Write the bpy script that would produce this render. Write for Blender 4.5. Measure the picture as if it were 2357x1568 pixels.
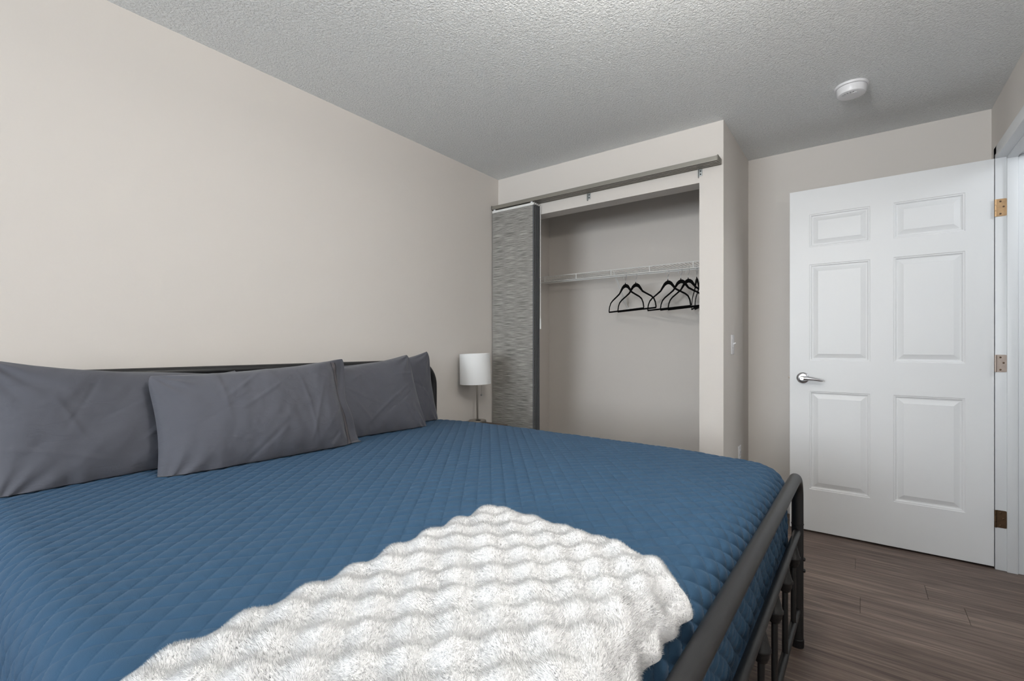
import bpy, bmesh, math, random
import numpy as np
from mathutils import Vector, Matrix, noise

for o in list(bpy.data.objects):
    bpy.data.objects.remove(o)
scene = bpy.context.scene
COL = scene.collection
R = math.radians

# ------------------------------------------------------------------ camera
CAM_H = 1.1107
THETA = 36.58                      # yaw to the left of the +Y axis
cam_d = bpy.data.cameras.new('camera')
cam_d.sensor_width = 36.0
cam_d.lens = 36.0 * 1080.0 / 2357.0
cam_d.shift_y = 13.0 / 2357.0
cam_d.clip_start = 0.02
cam = bpy.data.objects.new('camera', cam_d)
COL.objects.link(cam)
cam.location = (0, 0, CAM_H)
cam.rotation_euler = (R(90), 0, R(THETA))
scene.camera = cam

# ------------------------------------------------------------------ world, light, exposure
world = bpy.data.worlds.new('world')
scene.world = world
world.use_nodes = True
wn = world.node_tree.nodes
wn['Background'].inputs[0].default_value = (0.80, 0.90, 1.0, 1)
wn['Background'].inputs[1].default_value = 1.2

world.cycles.sampling_method = 'NONE'
scene.view_settings.view_transform = 'Standard'
scene.view_settings.look = 'None'
scene.view_settings.gamma = 1.0
scene.view_settings.use_curve_mapping = False
scene.view_settings.exposure = -0.25
scene.cycles.use_denoising = True
scene.cycles.max_bounces = 6
scene.cycles.diffuse_bounces = 4
scene.cycles.caustics_reflective = False
scene.cycles.caustics_refractive = False
scene.cycles.adaptive_threshold = 0.15


def area(name, loc, rot, sx, sy, power, color, spread=180):
    d = bpy.data.lights.new(name, 'AREA')
    d.shape = 'RECTANGLE'
    d.size, d.size_y = sx, sy
    d.energy = power
    d.color = color
    d.spread = R(spread)
    o = bpy.data.objects.new(name, d)
    COL.objects.link(o)
    o.location = loc
    o.rotation_euler = rot
    return o


# daylight entering by the window in the wall behind the camera
area('window_daylight', (-1.2, -3.55, 1.45), (R(90), 0, 0), 2.0, 1.4, 148, (0.88, 0.945, 1.0))

# ------------------------------------------------------------------ materials
def new_mat(name):
    m = bpy.data.materials.new(name)
    m.use_nodes = True
    nt = m.node_tree
    return m, nt, nt.nodes['Principled BSDF']


def N(nt, typ, **kw):
    n = nt.nodes.new(typ)
    for k, v in kw.items():
        if k.startswith('i_'):
            key = k[2:]
            n.inputs[int(key) if key.isdigit() else key.replace('_', ' ')].default_value = v
        else:
            setattr(n, k, v)
    return n


def math_node(nt, op, a, b=None):
    n = nt.nodes.new('ShaderNodeMath')
    n.operation = op
    for i, x in enumerate((a, b)):
        if x is None:
            continue
        if isinstance(x, (int, float)):
            n.inputs[i].default_value = x
        else:
            nt.links.new(x, n.inputs[i])
    return n.outputs[0]


def plain(name, col, rough=0.5, metal=0.0, bump=0.0, bscale=300.0, spec=0.5, var=0.0):
    m, nt, b = new_mat(name)
    b.inputs['Base Color'].default_value = (*col, 1)
    b.inputs['Roughness'].default_value = rough
    b.inputs['Metallic'].default_value = metal
    b.inputs['Specular IOR Level'].default_value = spec
    tc = N(nt, 'ShaderNodeTexCoord')
    nz = N(nt, 'ShaderNodeTexNoise')
    nz.inputs['Scale'].default_value = bscale
    nz.inputs['Detail'].default_value = 3
    nt.links.new(tc.outputs['Object'], nz.inputs['Vector'])
    if bump:
        bp = N(nt, 'ShaderNodeBump')
        bp.inputs['Strength'].default_value = bump
        bp.inputs['Distance'].default_value = 0.002
        nt.links.new(nz.outputs['Fac'], bp.inputs['Height'])
        nt.links.new(bp.outputs[0], b.inputs['Normal'])
    if var:
        mx = N(nt, 'ShaderNodeMix', data_type='RGBA')
        mx.inputs[6].default_value = (*[c * (1 - var) for c in col], 1)
        mx.inputs[7].default_value = (*[min(1, c * (1 + var)) for c in col], 1)
        nt.links.new(nz.outputs['Fac'], mx.inputs[0])
        nt.links.new(mx.outputs[2], b.inputs['Base Color'])
    return m


M_WALL = plain('wall_paint', (0.705, 0.668, 0.630), 0.75, bump=0.08, bscale=140, spec=0.25)
M_WHITE = plain('white_paint', (0.78, 0.79, 0.80), 0.42, bump=0.03, bscale=90)
M_TRIM = plain('trim_paint', (0.76, 0.78, 0.80), 0.4, bump=0.03, bscale=60)
M_METAL_BLACK = plain('black_steel', (0.012, 0.0125, 0.014), 0.42, 0.0, bump=0.05, bscale=500)
M_BRASS = plain('hinge_brass', (0.55, 0.36, 0.20), 0.38, 0.8, bscale=60, var=0.25)
M_BRASS_PALE = plain('hinge_brass_pale', (0.46, 0.38, 0.33), 0.42, 0.7, bscale=60, var=0.2)
M_BRONZE = plain('hinge_bronze', (0.11, 0.065, 0.035), 0.45, 0.7, bscale=60, var=0.3)
M_SCREW = plain('screw_dark', (0.10, 0.06, 0.035), 0.45, 0.7)
M_NICKEL = plain('satin_nickel', (0.55, 0.55, 0.57), 0.28, 1.0)
M_NICKEL_DK = plain('brushed_nickel', (0.42, 0.39, 0.35), 0.3, 1.0)
M_DARK = plain('dark_hole', (0.01, 0.01, 0.01), 0.7)
M_ALU = plain('champagne_aluminium', (0.30, 0.285, 0.25), 0.42, 0.55)
M_ALU_GROOVE = plain('track_groove', (0.16, 0.15, 0.13), 0.5, 0.4)
M_ZINC = plain('zinc_bracket', (0.40, 0.42, 0.42), 0.55, 0.5)
M_VELVET = plain('black_velvet', (0.004, 0.004, 0.004), 0.95, spec=0.1)
M_WIRE = plain('white_wire', (0.80, 0.80, 0.78), 0.45)
M_PLASTIC = plain('white_plastic', (0.78, 0.78, 0.80), 0.35)
M_VENT = plain('vent_grey', (0.30, 0.30, 0.32), 0.6)
M_SHADE = plain('lamp_shade_linen', (0.86, 0.87, 0.87), 0.8, bump=0.15, bscale=700)
M_WOOD_DARK = plain('nightstand_wood', (0.10, 0.065, 0.045), 0.45, bscale=20, var=0.3)
M_BLACK_PL = plain('black_plastic', (0.01, 0.01, 0.012), 0.4)
M_MATTRESS = plain('mattress_ticking', (0.75, 0.75, 0.74), 0.8)
M_STITCH_DK = plain('stitch_dark', (0.028, 0.025, 0.03), 0.9)
M_STITCH_PINK = plain('stitch_pale', (0.20, 0.165, 0.165), 0.9)
M_SUB = plain('subfloor', (0.03, 0.024, 0.02), 0.8)


def mat_ceiling():
    m, nt, b = new_mat('popcorn_ceiling')
    b.inputs['Base Color'].default_value = (0.84, 0.86, 0.86, 1)
    b.inputs['Roughness'].default_value = 0.6
    tc = N(nt, 'ShaderNodeTexCoord')
    n1 = N(nt, 'ShaderNodeTexNoise')
    n1.inputs['Scale'].default_value = 95
    n1.inputs['Detail'].default_value = 4
    n1.inputs['Roughness'].default_value = 0.6
    n1.inputs['Distortion'].default_value = 0.6
    v = N(nt, 'ShaderNodeTexVoronoi')
    v.inputs['Scale'].default_value = 130
    nt.links.new(tc.outputs['Object'], n1.inputs['Vector'])
    nt.links.new(tc.outputs['Object'], v.inputs['Vector'])
    r = N(nt, 'ShaderNodeMapRange')
    r.inputs[1].default_value = 0.42
    r.inputs[2].default_value = 0.72
    nt.links.new(n1.outputs['Fac'], r.inputs[0])
    s = math_node(nt, 'SUBTRACT', 0.6, v.outputs['Distance'])
    h = math_node(nt, 'ADD', r.outputs[0], math_node(nt, 'MULTIPLY', s, 0.5))
    bp = N(nt, 'ShaderNodeBump')
    bp.inputs['Strength'].default_value = 0.85
    bp.inputs['Distance'].default_value = 0.005
    nt.links.new(h, bp.inputs['Height'])
    nt.links.new(bp.outputs[0], b.inputs['Normal'])
    return m


M_CEIL = mat_ceiling()


def mat_plank():
    m, nt, b = new_mat('walnut_vinyl_plank')
    tc = N(nt, 'ShaderNodeTexCoord')
    oi = N(nt, 'ShaderNodeObjectInfo')
    off = N(nt, 'ShaderNodeVectorMath', operation='SCALE')
    cmb = N(nt, 'ShaderNodeCombineXYZ')
    cmb.inputs[0].default_value = 31.0
    cmb.inputs[1].default_value = 17.0
    nt.links.new(cmb.outputs[0], off.inputs[0])
    nt.links.new(oi.outputs['Random'], off.inputs['Scale'])
    add = N(nt, 'ShaderNodeVectorMath', operation='ADD')
    nt.links.new(tc.outputs['Object'], add.inputs[0])
    nt.links.new(off.outputs[0], add.inputs[1])
    mp = N(nt, 'ShaderNodeMapping')
    mp.inputs['Scale'].default_value = (1.3, 26, 1)
    nt.links.new(add.outputs[0], mp.inputs['Vector'])
    n1 = N(nt, 'ShaderNodeTexNoise')
    n1.inputs['Scale'].default_value = 1.6
    n1.inputs['Detail'].default_value = 8
    n1.inputs['Roughness'].default_value = 0.62
    n1.inputs['Distortion'].default_value = 1.1
    nt.links.new(mp.outputs[0], n1.inputs['Vector'])
    mp2 = N(nt, 'ShaderNodeMapping')
    mp2.inputs['Scale'].default_value = (4, 150, 1)
    nt.links.new(add.outputs[0], mp2.inputs['Vector'])
    n2 = N(nt, 'ShaderNodeTexNoise')
    n2.inputs['Scale'].default_value = 1.2
    n2.inputs['Detail'].default_value = 5
    nt.links.new(mp2.outputs[0], n2.inputs['Vector'])
    s = math_node(nt, 'ADD', math_node(nt, 'MULTIPLY', n1.outputs['Fac'], 0.78), math_node(nt, 'MULTIPLY', n2.outputs['Fac'], 0.22))
    s = math_node(nt, 'ADD', s, math_node(nt, 'MULTIPLY', math_node(nt, 'SUBTRACT', oi.outputs['Random'], 0.5), 0.07))
    cr = N(nt, 'ShaderNodeValToRGB')
    e = cr.color_ramp.elements
    e[0].position, e[0].color = 0.34, (0.060, 0.040, 0.032, 1)
    e[1].position, e[1].color = 0.66, (0.265, 0.205, 0.168, 1)
    x = e.new(0.48)
    x.color = (0.130, 0.094, 0.077, 1)
    x = e.new(0.56)
    x.color = (0.180, 0.135, 0.111, 1)
    nt.links.new(s, cr.inputs[0])
    nt.links.new(cr.outputs[0], b.inputs['Base Color'])
    b.inputs['Roughness'].default_value = 0.5
    b.inputs['Specular IOR Level'].default_value = 0.4
    bp = N(nt, 'ShaderNodeBump')
    bp.inputs['Strength'].default_value = 0.12
    bp.inputs['Distance'].default_value = 0.001
    nt.links.new(n2.outputs['Fac'], bp.inputs['Height'])
    nt.links.new(bp.outputs[0], b.inputs['Normal'])
    return m


M_PLANK = mat_plank()


def mat_panel(name, c0, c1, c2):
    m, nt, b = new_mat(name)
    tc = N(nt, 'ShaderNodeTexCoord')
    mp = N(nt, 'ShaderNodeMapping')
    mp.inputs['Scale'].default_value = (9, 9, 330)
    nt.links.new(tc.outputs['Object'], mp.inputs['Vector'])
    n1 = N(nt, 'ShaderNodeTexNoise')
    n1.inputs['Scale'].default_value = 1.0
    n1.inputs['Detail'].default_value = 3
    n1.inputs['Roughness'].default_value = 0.6
    nt.links.new(mp.outputs[0], n1.inputs['Vector'])
    cr = N(nt, 'ShaderNodeValToRGB')
    e = cr.color_ramp.elements
    e[0].position, e[0].color = 0.34, (*c0, 1)
    e[1].position, e[1].color = 0.68, (*c2, 1)
    x = e.new(0.5)
    x.color = (*c1, 1)
    nt.links.new(n1.outputs['Fac'], cr.inputs[0])
    nt.links.new(cr.outputs[0], b.inputs['Base Color'])
    b.inputs['Roughness'].default_value = 0.9
    b.inputs['Specular IOR Level'].default_value = 0.15
    bp = N(nt, 'ShaderNodeBump')
    bp.inputs['Strength'].default_value = 0.3
    bp.inputs['Distance'].default_value = 0.001
    nt.links.new(n1.outputs['Fac'], bp.inputs['Height'])
    nt.links.new(bp.outputs[0], b.inputs['Normal'])
    return m


M_PANEL = mat_panel('grey_woven_panel', (0.13, 0.128, 0.12), (0.28, 0.272, 0.255), (0.52, 0.50, 0.47))
M_PANEL_EDGE = plain('panel_edge_binding', (0.10, 0.105, 0.11), 0.9, bump=0.3, bscale=400, var=0.4)

QX, QY = 0.052, 0.062               # diamond size of the quilting


def mat_quilt():
    m, nt, b = new_mat('blue_quilted_microfibre')
    uv = N(nt, 'ShaderNodeUVMap')
    sp = N(nt, 'ShaderNodeSeparateXYZ')
    nt.links.new(uv.outputs[0], sp.inputs[0])
    a = math_node(nt, 'DIVIDE', sp.outputs[0], QX)
    c = math_node(nt, 'DIVIDE', sp.outputs[1], QY)
    grooves = []
    for q, p in ((math_node(nt, 'ADD', a, c), math_node(nt, 'SUBTRACT', a, c)),
                 (math_node(nt, 'SUBTRACT', c, a), math_node(nt, 'ADD', a, c))):
        f = math_node(nt, 'FRACT', q)
        d = math_node(nt, 'MINIMUM', f, math_node(nt, 'SUBTRACT', 1.0, f))
        r = N(nt, 'ShaderNodeMapRange', interpolation_type='SMOOTHSTEP')
        r.inputs[1].default_value = 0.012
        r.inputs[2].default_value = 0.085
        nt.links.new(d, r.inputs[0])
        # stitches: pits along the seam
        st = math_node(nt, 'FRACT', math_node(nt, 'MULTIPLY', p, 14.0))
        pit = math_node(nt, 'GREATER_THAN', st, 0.55)
        seam = math_node(nt, 'LESS_THAN', d, 0.022)
        pit = math_node(nt, 'MULTIPLY', pit, seam)
        g = math_node(nt, 'SUBTRACT', r.outputs[0], math_node(nt, 'MULTIPLY', pit, 0.6))
        grooves.append(g)
    h = math_node(nt, 'MULTIPLY', math_node(nt, 'MINIMUM', grooves[0], grooves[1]), 0.35)
    tc = N(nt, 'ShaderNodeTexCoord')
    nz = N(nt, 'ShaderNodeTexNoise')
    nz.inputs['Scale'].default_value = 420
    nz.inputs['Detail'].default_value = 2
    nt.links.new(uv.outputs[0], nz.inputs['Vector'])
    mp = N(nt, 'ShaderNodeMapping')
    mp.inputs['Scale'].default_value = (14, 90, 1)
    mp.inputs['Rotation'].default_value = (0, 0, 0.5)
    nt.links.new(uv.outputs[0], mp.inputs['Vector'])
    nw = N(nt, 'ShaderNodeTexNoise')
    nw.inputs['Scale'].default_value = 1.0
    nw.inputs['Detail'].default_value = 3
    nt.links.new(mp.outputs[0], nw.inputs['Vector'])
    hh = math_node(nt, 'ADD', h, math_node(nt, 'MULTIPLY', nz.outputs['Fac'], 0.22))
    hh = math_node(nt, 'ADD', hh, math_node(nt, 'MULTIPLY', nw.outputs['Fac'], 0.5))
    bp = N(nt, 'ShaderNodeBump')
    bp.inputs['Strength'].default_value = 0.55
    bp.inputs['Distance'].default_value = 0.0022
    nt.links.new(hh, bp.inputs['Height'])
    nt.links.new(bp.outputs[0], b.inputs['Normal'])
    b.inputs['Base Color'].default_value = (0.024, 0.068, 0.130, 1)
    b.inputs['Roughness'].default_value = 0.75
    b.inputs['Specular IOR Level'].default_value = 0.25
    b.inputs['Sheen Weight'].default_value = 0.10
    b.inputs['Sheen Roughness'].default_value = 0.4
    b.inputs['Sheen Tint'].default_value = (0.75, 0.85, 1, 1)
    return m


M_QUILT = mat_quilt()


def mat_cotton():
    m, nt, b = new_mat('grey_cotton')
    tc = N(nt, 'ShaderNodeTexCoord')
    n1 = N(nt, 'ShaderNodeTexNoise')
    n1.inputs['Scale'].default_value = 9
    n1.inputs['Detail'].default_value = 5
    n1.inputs['Distortion'].default_value = 0.5
    mp = N(nt, 'ShaderNodeMapping')
    mp.inputs['Scale'].default_value = (1.0, 1.0, 2.2)
    mp.inputs['Rotation'].default_value = (0.5, 0.2, 0.3)
    nt.links.new(tc.outputs['Object'], mp.inputs['Vector'])
    nt.links.new(mp.outputs[0], n1.inputs['Vector'])
    n2 = N(nt, 'ShaderNodeTexNoise')
    n2.inputs['Scale'].default_value = 600
    nt.links.new(tc.outputs['Object'], n2.inputs['Vector'])
    # thin creases: ridged noise
    rid = math_node(nt, 'ABSOLUTE', math_node(nt, 'SUBTRACT', n1.outputs['Fac'], 0.5))
    rr = N(nt, 'ShaderNodeMapRange')
    rr.inputs[1].default_value = 0.0
    rr.inputs[2].default_value = 0.05
    nt.links.new(rid, rr.inputs[0])
    h = math_node(nt, 'ADD', math_node(nt, 'MULTIPLY', rr.outputs[0], 0.35), math_node(nt, 'MULTIPLY', n1.outputs['Fac'], 1.2))
    h = math_node(nt, 'ADD', h, math_node(nt, 'MULTIPLY', n2.outputs['Fac'], 0.08))
    bp = N(nt, 'ShaderNodeBump')
    bp.inputs['Strength'].default_value = 0.22
    bp.inputs['Distance'].default_value = 0.004
    nt.links.new(h, bp.inputs['Height'])
    nt.links.new(bp.outputs[0], b.inputs['Normal'])
    b.inputs['Base Color'].default_value = (0.084, 0.087, 0.105, 1)
    b.inputs['Roughness'].default_value = 0.8
    b.inputs['Specular IOR Level'].default_value = 0.2
    b.inputs['Sheen Weight'].default_value = 0.15
    return m


M_COTTON = mat_cotton()
M_FLEECE = plain('white_plush', (0.91, 0.915, 0.925), 0.9, bump=0.4, bscale=160, spec=0.1)
def mat_pile():
    m = bpy.data.materials.new('white_plush_pile')
    m.use_nodes = True
    nt = m.node_tree
    nt.nodes.remove(nt.nodes['Principled BSDF'])
    d = N(nt, 'ShaderNodeBsdfDiffuse')
    t = N(nt, 'ShaderNodeBsdfTranslucent')
    for n in (d, t):
        n.inputs['Color'].default_value = (0.95, 0.955, 0.965, 1)
    mx = N(nt, 'ShaderNodeMixShader')
    mx.inputs[0].default_value = 0.4
    nt.links.new(d.outputs[0], mx.inputs[1])
    nt.links.new(t.outputs[0], mx.inputs[2])
    nt.links.new(mx.outputs[0], nt.nodes['Material Output'].inputs['Surface'])
    return m


M_PILE = mat_pile()


# ------------------------------------------------------------------ mesh helpers
class MB:
    def __init__(self):
        self.v, self.f = [], []

    def add(self, vs, fs):
        o = len(self.v)
        self.v += [tuple(p) for p in vs]
        self.f += [tuple(i + o for i in q) for q in fs]
        return self

    def box(self, x0, x1, y0, y1, z0, z1):
        return self.add([(x0, y0, z0), (x1, y0, z0), (x1, y1, z0), (x0, y1, z0), (x0, y0, z1), (x1, y0, z1), (x1, y1, z1), (x0, y1, z1)],
                        [(0, 3, 2, 1), (4, 5, 6, 7), (0, 1, 5, 4), (1, 2, 6, 5), (2, 3, 7, 6), (3, 0, 4, 7)])

    def tube(self, path, r, n=12, caps=True, flat=1.0, flat_axis=None):
        """sweep a circle along a path; r a number or one per point"""
        P = [Vector(p) for p in path]
        m = len(P)
        rs = r if isinstance(r, (list, tuple)) else [r] * m
        prev = None
        vs, fs = [], []
        for i, p in enumerate(P):
            t = (P[min(i + 1, m - 1)] - P[max(i - 1, 0)]).normalized()
            if prev is None:
                a = Vector((0, 0, 1)) if abs(t.z) < 0.9 else Vector((1, 0, 0))
                if flat_axis is not None:
                    a = Vector(flat_axis)
                u = (a - t * a.dot(t)).normalized()
            else:
                u = (prev - t * prev.dot(t)).normalized()
            prev = u
            w = t.cross(u)
            for k in range(n):
                an = 2 * math.pi * k / n
                vs.append(p + (u * math.cos(an) * flat + w * math.sin(an)) * rs[i])
        for i in range(m - 1):
            for k in range(n):
                fs.append((i * n + k, i * n + (k + 1) % n, (i + 1) * n + (k + 1) % n, (i + 1) * n + k))
        if caps:
            fs.append(tuple(reversed(range(n))))
            fs.append(tuple((m - 1) * n + k for k in range(n)))
        return self.add(vs, fs)

    def lathe(self, prof, c=(0, 0, 0), n=32, axis='z', caps=True):
        """prof: (radius, height) pairs from bottom to top"""
        vs, fs = [], []
        m = len(prof)
        for r, hgt in prof:
            for k in range(n):
                an = 2 * math.pi * k / n
                a, b = r * math.cos(an), r * math.sin(an)
                if axis == 'z':
                    vs.append((c[0] + a, c[1] + b, c[2] + hgt))
                elif axis == 'x':
                    vs.append((c[0] + hgt, c[1] + a, c[2] + b))
                else:
                    vs.append((c[0] + b, c[1] + hgt, c[2] + a))
        for i in range(m - 1):
            for k in range(n):
                fs.append((i * n + k, i * n + (k + 1) % n, (i + 1) * n + (k + 1) % n, (i + 1) * n + k))
        if caps:
            fs.append(tuple(reversed(range(n))))
            fs.append(tuple((m - 1) * n + k for k in range(n)))
        return self.add(vs, fs)

    def build(self, name, mat, parent=None, smooth=35, bevel=0.0, segs=2, mesh_only=False):
        me = bpy.data.meshes.new(name)
        me.from_pydata(self.v, [], self.f)
        if bevel:
            bm = bmesh.new()
            bm.from_mesh(me)
            bmesh.ops.bevel(bm, geom=list(bm.edges), offset=bevel, segments=segs, profile=0.5, affect='EDGES', clamp_overlap=True)
            bm.to_mesh(me)
            bm.free()
        me.materials.append(mat)
        if smooth:
            me.shade_smooth()
            me.set_sharp_from_angle(angle=R(smooth))
        if mesh_only:
            return me
        return link(name, me, parent)


def link(name, me, parent=None):
    o = bpy.data.objects.new(name, me)
    COL.objects.link(o)
    if parent is not None:
        o.parent = parent
    return o


def tag(o, label=None, cat=None, group=None, kind=None):
    if label:
        o['label'] = label
    if cat:
        o['category'] = cat
    if group:
        o['group'] = group
    if kind:
        o['kind'] = kind
    return o


def thing(name, label, cat, loc=(0, 0, 0), rotz=0.0, group=None):
    o = bpy.data.objects.new(name, None)
    COL.objects.link(o)
    o.empty_display_size = 0.1
    o.location = loc
    o.rotation_euler = (0, 0, rotz)
    return tag(o, label, cat, group)


def struct(name, mb, mat, label, bevel=0.0, parent=None):
    o = mb.build(name, mat, parent, smooth=35, bevel=bevel)
    if parent is None:
        tag(o, label, None, None, 'structure')
    return o


def arc(c, r, a0, a1, n, plane='yz', x=0.0):
    out = []
    for i in range(n + 1):
        a = a0 + (a1 - a0) * i / n
        p, q = c[0] + r * math.cos(a), c[1] + r * math.sin(a)
        out.append((x, p, q) if plane == 'yz' else (p, x, q) if plane == 'xz' else (p, q, x))
    return out


# ------------------------------------------------------------------ room shell
XL, XR = -2.256, 0.573              # side walls
YC, YB, YF = 2.862, 3.600, -3.6    # closet front, back wall, window wall
XC = -0.625                         # outer face of the closet's side wall
HC = 2.40
T = 0.12
OX0, OX1, OZ = -2.13, -0.757, 2.068  # closet opening

fl = struct('floor', MB().box(XL, XR + 1.3, YF, YB, -0.06, -0.0082), M_SUB, 'dark brown wood plank floor of the bedroom')
struct('ceiling', MB().box(XL - T, XR + 1.3 + T, YF - T, YB + T, HC, HC + 0.1), M_CEIL, 'white sprayed stipple textured ceiling')
struct('wall_left', MB().box(XL - T, XL, YF - T, YB + T, -0.06, HC), M_WALL, 'plain beige wall behind the bed headboard')
struct('wall_back', MB().box(XL, XR + 1.3, YB, YB + T, -0.06, HC), M_WALL, 'beige wall at the back of closet and door nook')
# closet front wall round its opening, and its side wall
w = MB()
w.box(XL, OX0, YC, YC + 0.115, 0, HC)
w.box(OX0, OX1, YC, YC + 0.115, OZ, HC)
w.box(OX1, XC, YC, YC + 0.115, 0, HC)
struct('wall_closet', w, M_WALL, 'beige closet front wall with wide doorless opening')
struct('wall_closet_side', MB().box(XC - 0.105, XC, YC + 0.115, YB, 0, HC), M_WALL, 'short beige side wall of the closet with switch')
# window wall behind the camera
WX0, WX1, WZ0, WZ1 = -2.20, -0.20, 0.75, 2.15
w = MB()
w.box(XL, WX0, YF - T, YF, 0, HC)
w.box(WX1, XR + 1.3, YF - T, YF, 0, HC)
w.box(WX0, WX1, YF - T, YF, 0, WZ0)
w.box(WX0, WX1, YF - T, YF, WZ1, HC)
struct('wall_front', w, M_WALL, 'beige wall with the window opposite the closet')
w = MB()
for a, b_, c_, d_ in ((WX0, WX0 + .05, WZ0, WZ1), (WX1 - .05, WX1, WZ0, WZ1), (WX0, WX1, WZ0, WZ0 + .05), (WX0, WX1, WZ1 - .05, WZ1), ((WX0 + WX1) / 2 - .025, (WX0 + WX1) / 2 + .025, WZ0, WZ1)):
    w.box(a, b_, YF - .10, YF - .05, c_, d_)
struct('window_1', w, M_TRIM, 'white framed bedroom window in the wall opposite the closet')
# right wall with the doorway
DY0, DY1, DZ = 2.405, 3.325, 2.062    # rough doorway
w = MB()
w.box(XR, XR + T, YF, DY0, 0, HC)
w.box(XR, XR + T, DY1, YB, 0, HC)
w.box(XR, XR + T, DY0, DY1, DZ, HC)
struct('wall_right', w, M_WALL, 'beige wall holding the bedroom doorway')
# the hall beyond the doorway
struct('wall_hall', MB().box(XR + 1.3, XR + 1.3 + T, YF - T, YB + T, 0, HC), M_WALL, 'beige hall wall beyond the doorway')

# door frame: jamb boards with stops, casing
fr = MB()
JX0, JX1 = XR - 0.034, XR + T + 0.012
fr.box(JX0, JX1, DY1 - 0.018, DY1 + 0.002, 0, DZ)
fr.box(JX0, JX1, DY0 - 0.002, DY0 + 0.018, 0, DZ)
fr.box(JX0, JX1, DY0, DY1, DZ - 0.018, DZ + 0.002)
frame = struct('door_1', fr, M_TRIM, 'white wooden doorway frame at right with casing', bevel=0.0015)
st = MB()
SX0, SX1 = JX0 + 0.040, JX0 + 0.078
st.box(SX0, SX1, DY1 - 0.029, DY1 - 0.018, 0, DZ - 0.018)
st.build('door_stop', M_TRIM, frame, bevel=0.002)
MB().box(SX0, SX1, DY0 + 0.018, DY0 + 0.029, 0, DZ - 0.018).build('door_stop', M_TRIM, frame, bevel=0.002)
MB().box(SX0, SX1, DY0 + 0.018, DY1 - 0.018, DZ - 0.029, DZ - 0.018).build('door_stop', M_TRIM, frame, bevel=0.002)


def casing_bar(y0, y1, z0, z1):
    b = MB()
    b.box(XR - 0.012, XR, y0, y1, z0, z1)
    return b


CW = 0.060
MB().box(XR - 0.028, XR, DY1 - 0.008, DY1 - 0.008 + CW, 0, DZ + CW - 0.008).build('casing', M_TRIM, frame, bevel=0.004)
MB().box(XR - 0.028, XR, DY0 + 0.008 - CW, DY0 + 0.008, 0, DZ + CW - 0.008).build('casing', M_TRIM, frame, bevel=0.004)
MB().box(XR - 0.028, XR, DY0 + 0.008 - CW, DY1 - 0.008 + CW, DZ - 0.008, DZ - 0.008 + CW).build('casing', M_TRIM, frame, bevel=0.004)

# baseboards
struct('baseboard_back', MB().box(XC, XR, YB - 0.012, YB, 0, 0.085), M_TRIM, 'low white baseboard in the door nook', bevel=0.003)
struct('baseboard_left', MB().box(XL, XL + 0.012, YF, YC, 0, 0.085), M_TRIM, 'low white baseboard behind the bed', bevel=0.003)

# floor planks, running along X
PW, PL = 0.155, 1.22
plank_me = {}
y = 2.43 - PW * 40
rowi = 0
rng = random.Random(5)
phase = {40: 0.0, 41: 0.354, 42: 0.24, 43: -0.02, 44: -0.45, 39: 0.62}
while y < YB:
    y0, y1 = max(y, YF), min(y + PW, YB)
    if y1 - y0 > 0.01:
        ph = phase.get(rowi, rng.uniform(-0.6, 0.6))
        x = ph - PL * math.ceil((ph - XL) / PL)
        while x < XR + 1.3:
            x0, x1 = max(x, XL), min(x + PL, XR + 1.3)
            if x1 - x0 > 0.02:
                key = (round(x1 - x0, 3), round(y1 - y0, 3))
                if key not in plank_me:
                    g = 0.0006
                    lx, ly = key[0] / 2 - g, key[1] / 2 - g
                    plank_me[key] = MB().box(-lx, lx, -ly, ly, -0.008, 0.0).build('plank', M_PLANK, bevel=0.0007, segs=1, mesh_only=True)
                p = link('plank', plank_me[key], fl)
                p.location = ((x0 + x1) / 2, (y0 + y1) / 2, 0)
            x += PL
    y += PW
    rowi += 1

# ------------------------------------------------------------------ bed frame
BED_LOC, BED_ROT = (-0.187, 2.030, 0.0), R(-0.6)
bed = thing('bed_frame', 'black tubular metal bed frame with arched headboard and spindled footboard', 'bed frame', BED_LOC, BED_ROT)


def end_frame(part, x, ya, yb, ztop, rad, rr, rails, spindles, knob_z):
    path = [(x, ya, 0.0)] + arc((ya + rad, ztop - rad), rad, math.pi, math.pi / 2, 10, 'yz', x) + \
        arc((yb - rad, ztop - rad), rad, math.pi / 2, 0, 10, 'yz', x) + [(x, yb, 0.0)]
    fr_ = MB().tube(path, rr, 20).build(part, M_METAL_BLACK, bed, smooth=50)
    for z, r2 in rails:
        MB().tube([(x, ya, z), (x, yb, z)], r2, 14).build('rail', M_METAL_BLACK, fr_, smooth=50)
    z0, z1 = rails[-1][0], rails[-2][0]
    sm = MB().tube([(0, 0, z0), (0, 0, z1)], 0.0085, 12).build('spindle', M_METAL_BLACK, smooth=50, mesh_only=True)
    km = MB().lathe([(.0085, -.034), (.014, -.030), (.0185, -.018), (.0195, -.008), (.0225, -.004), (.0228, .002), (.020, .006), (.0165, .020), (.0125, .036), (.0095, .052)], (0, 0, 0), 20).build('finial', M_METAL_BLACK, smooth=40, mesh_only=True)
    for yy in spindles:
        s = link('spindle', sm, fr_)
        s.location = (x, yy, 0)
        k = link('finial', km, fr_)
        k.location = (x, yy, knob_z)
    return fr_


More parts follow.
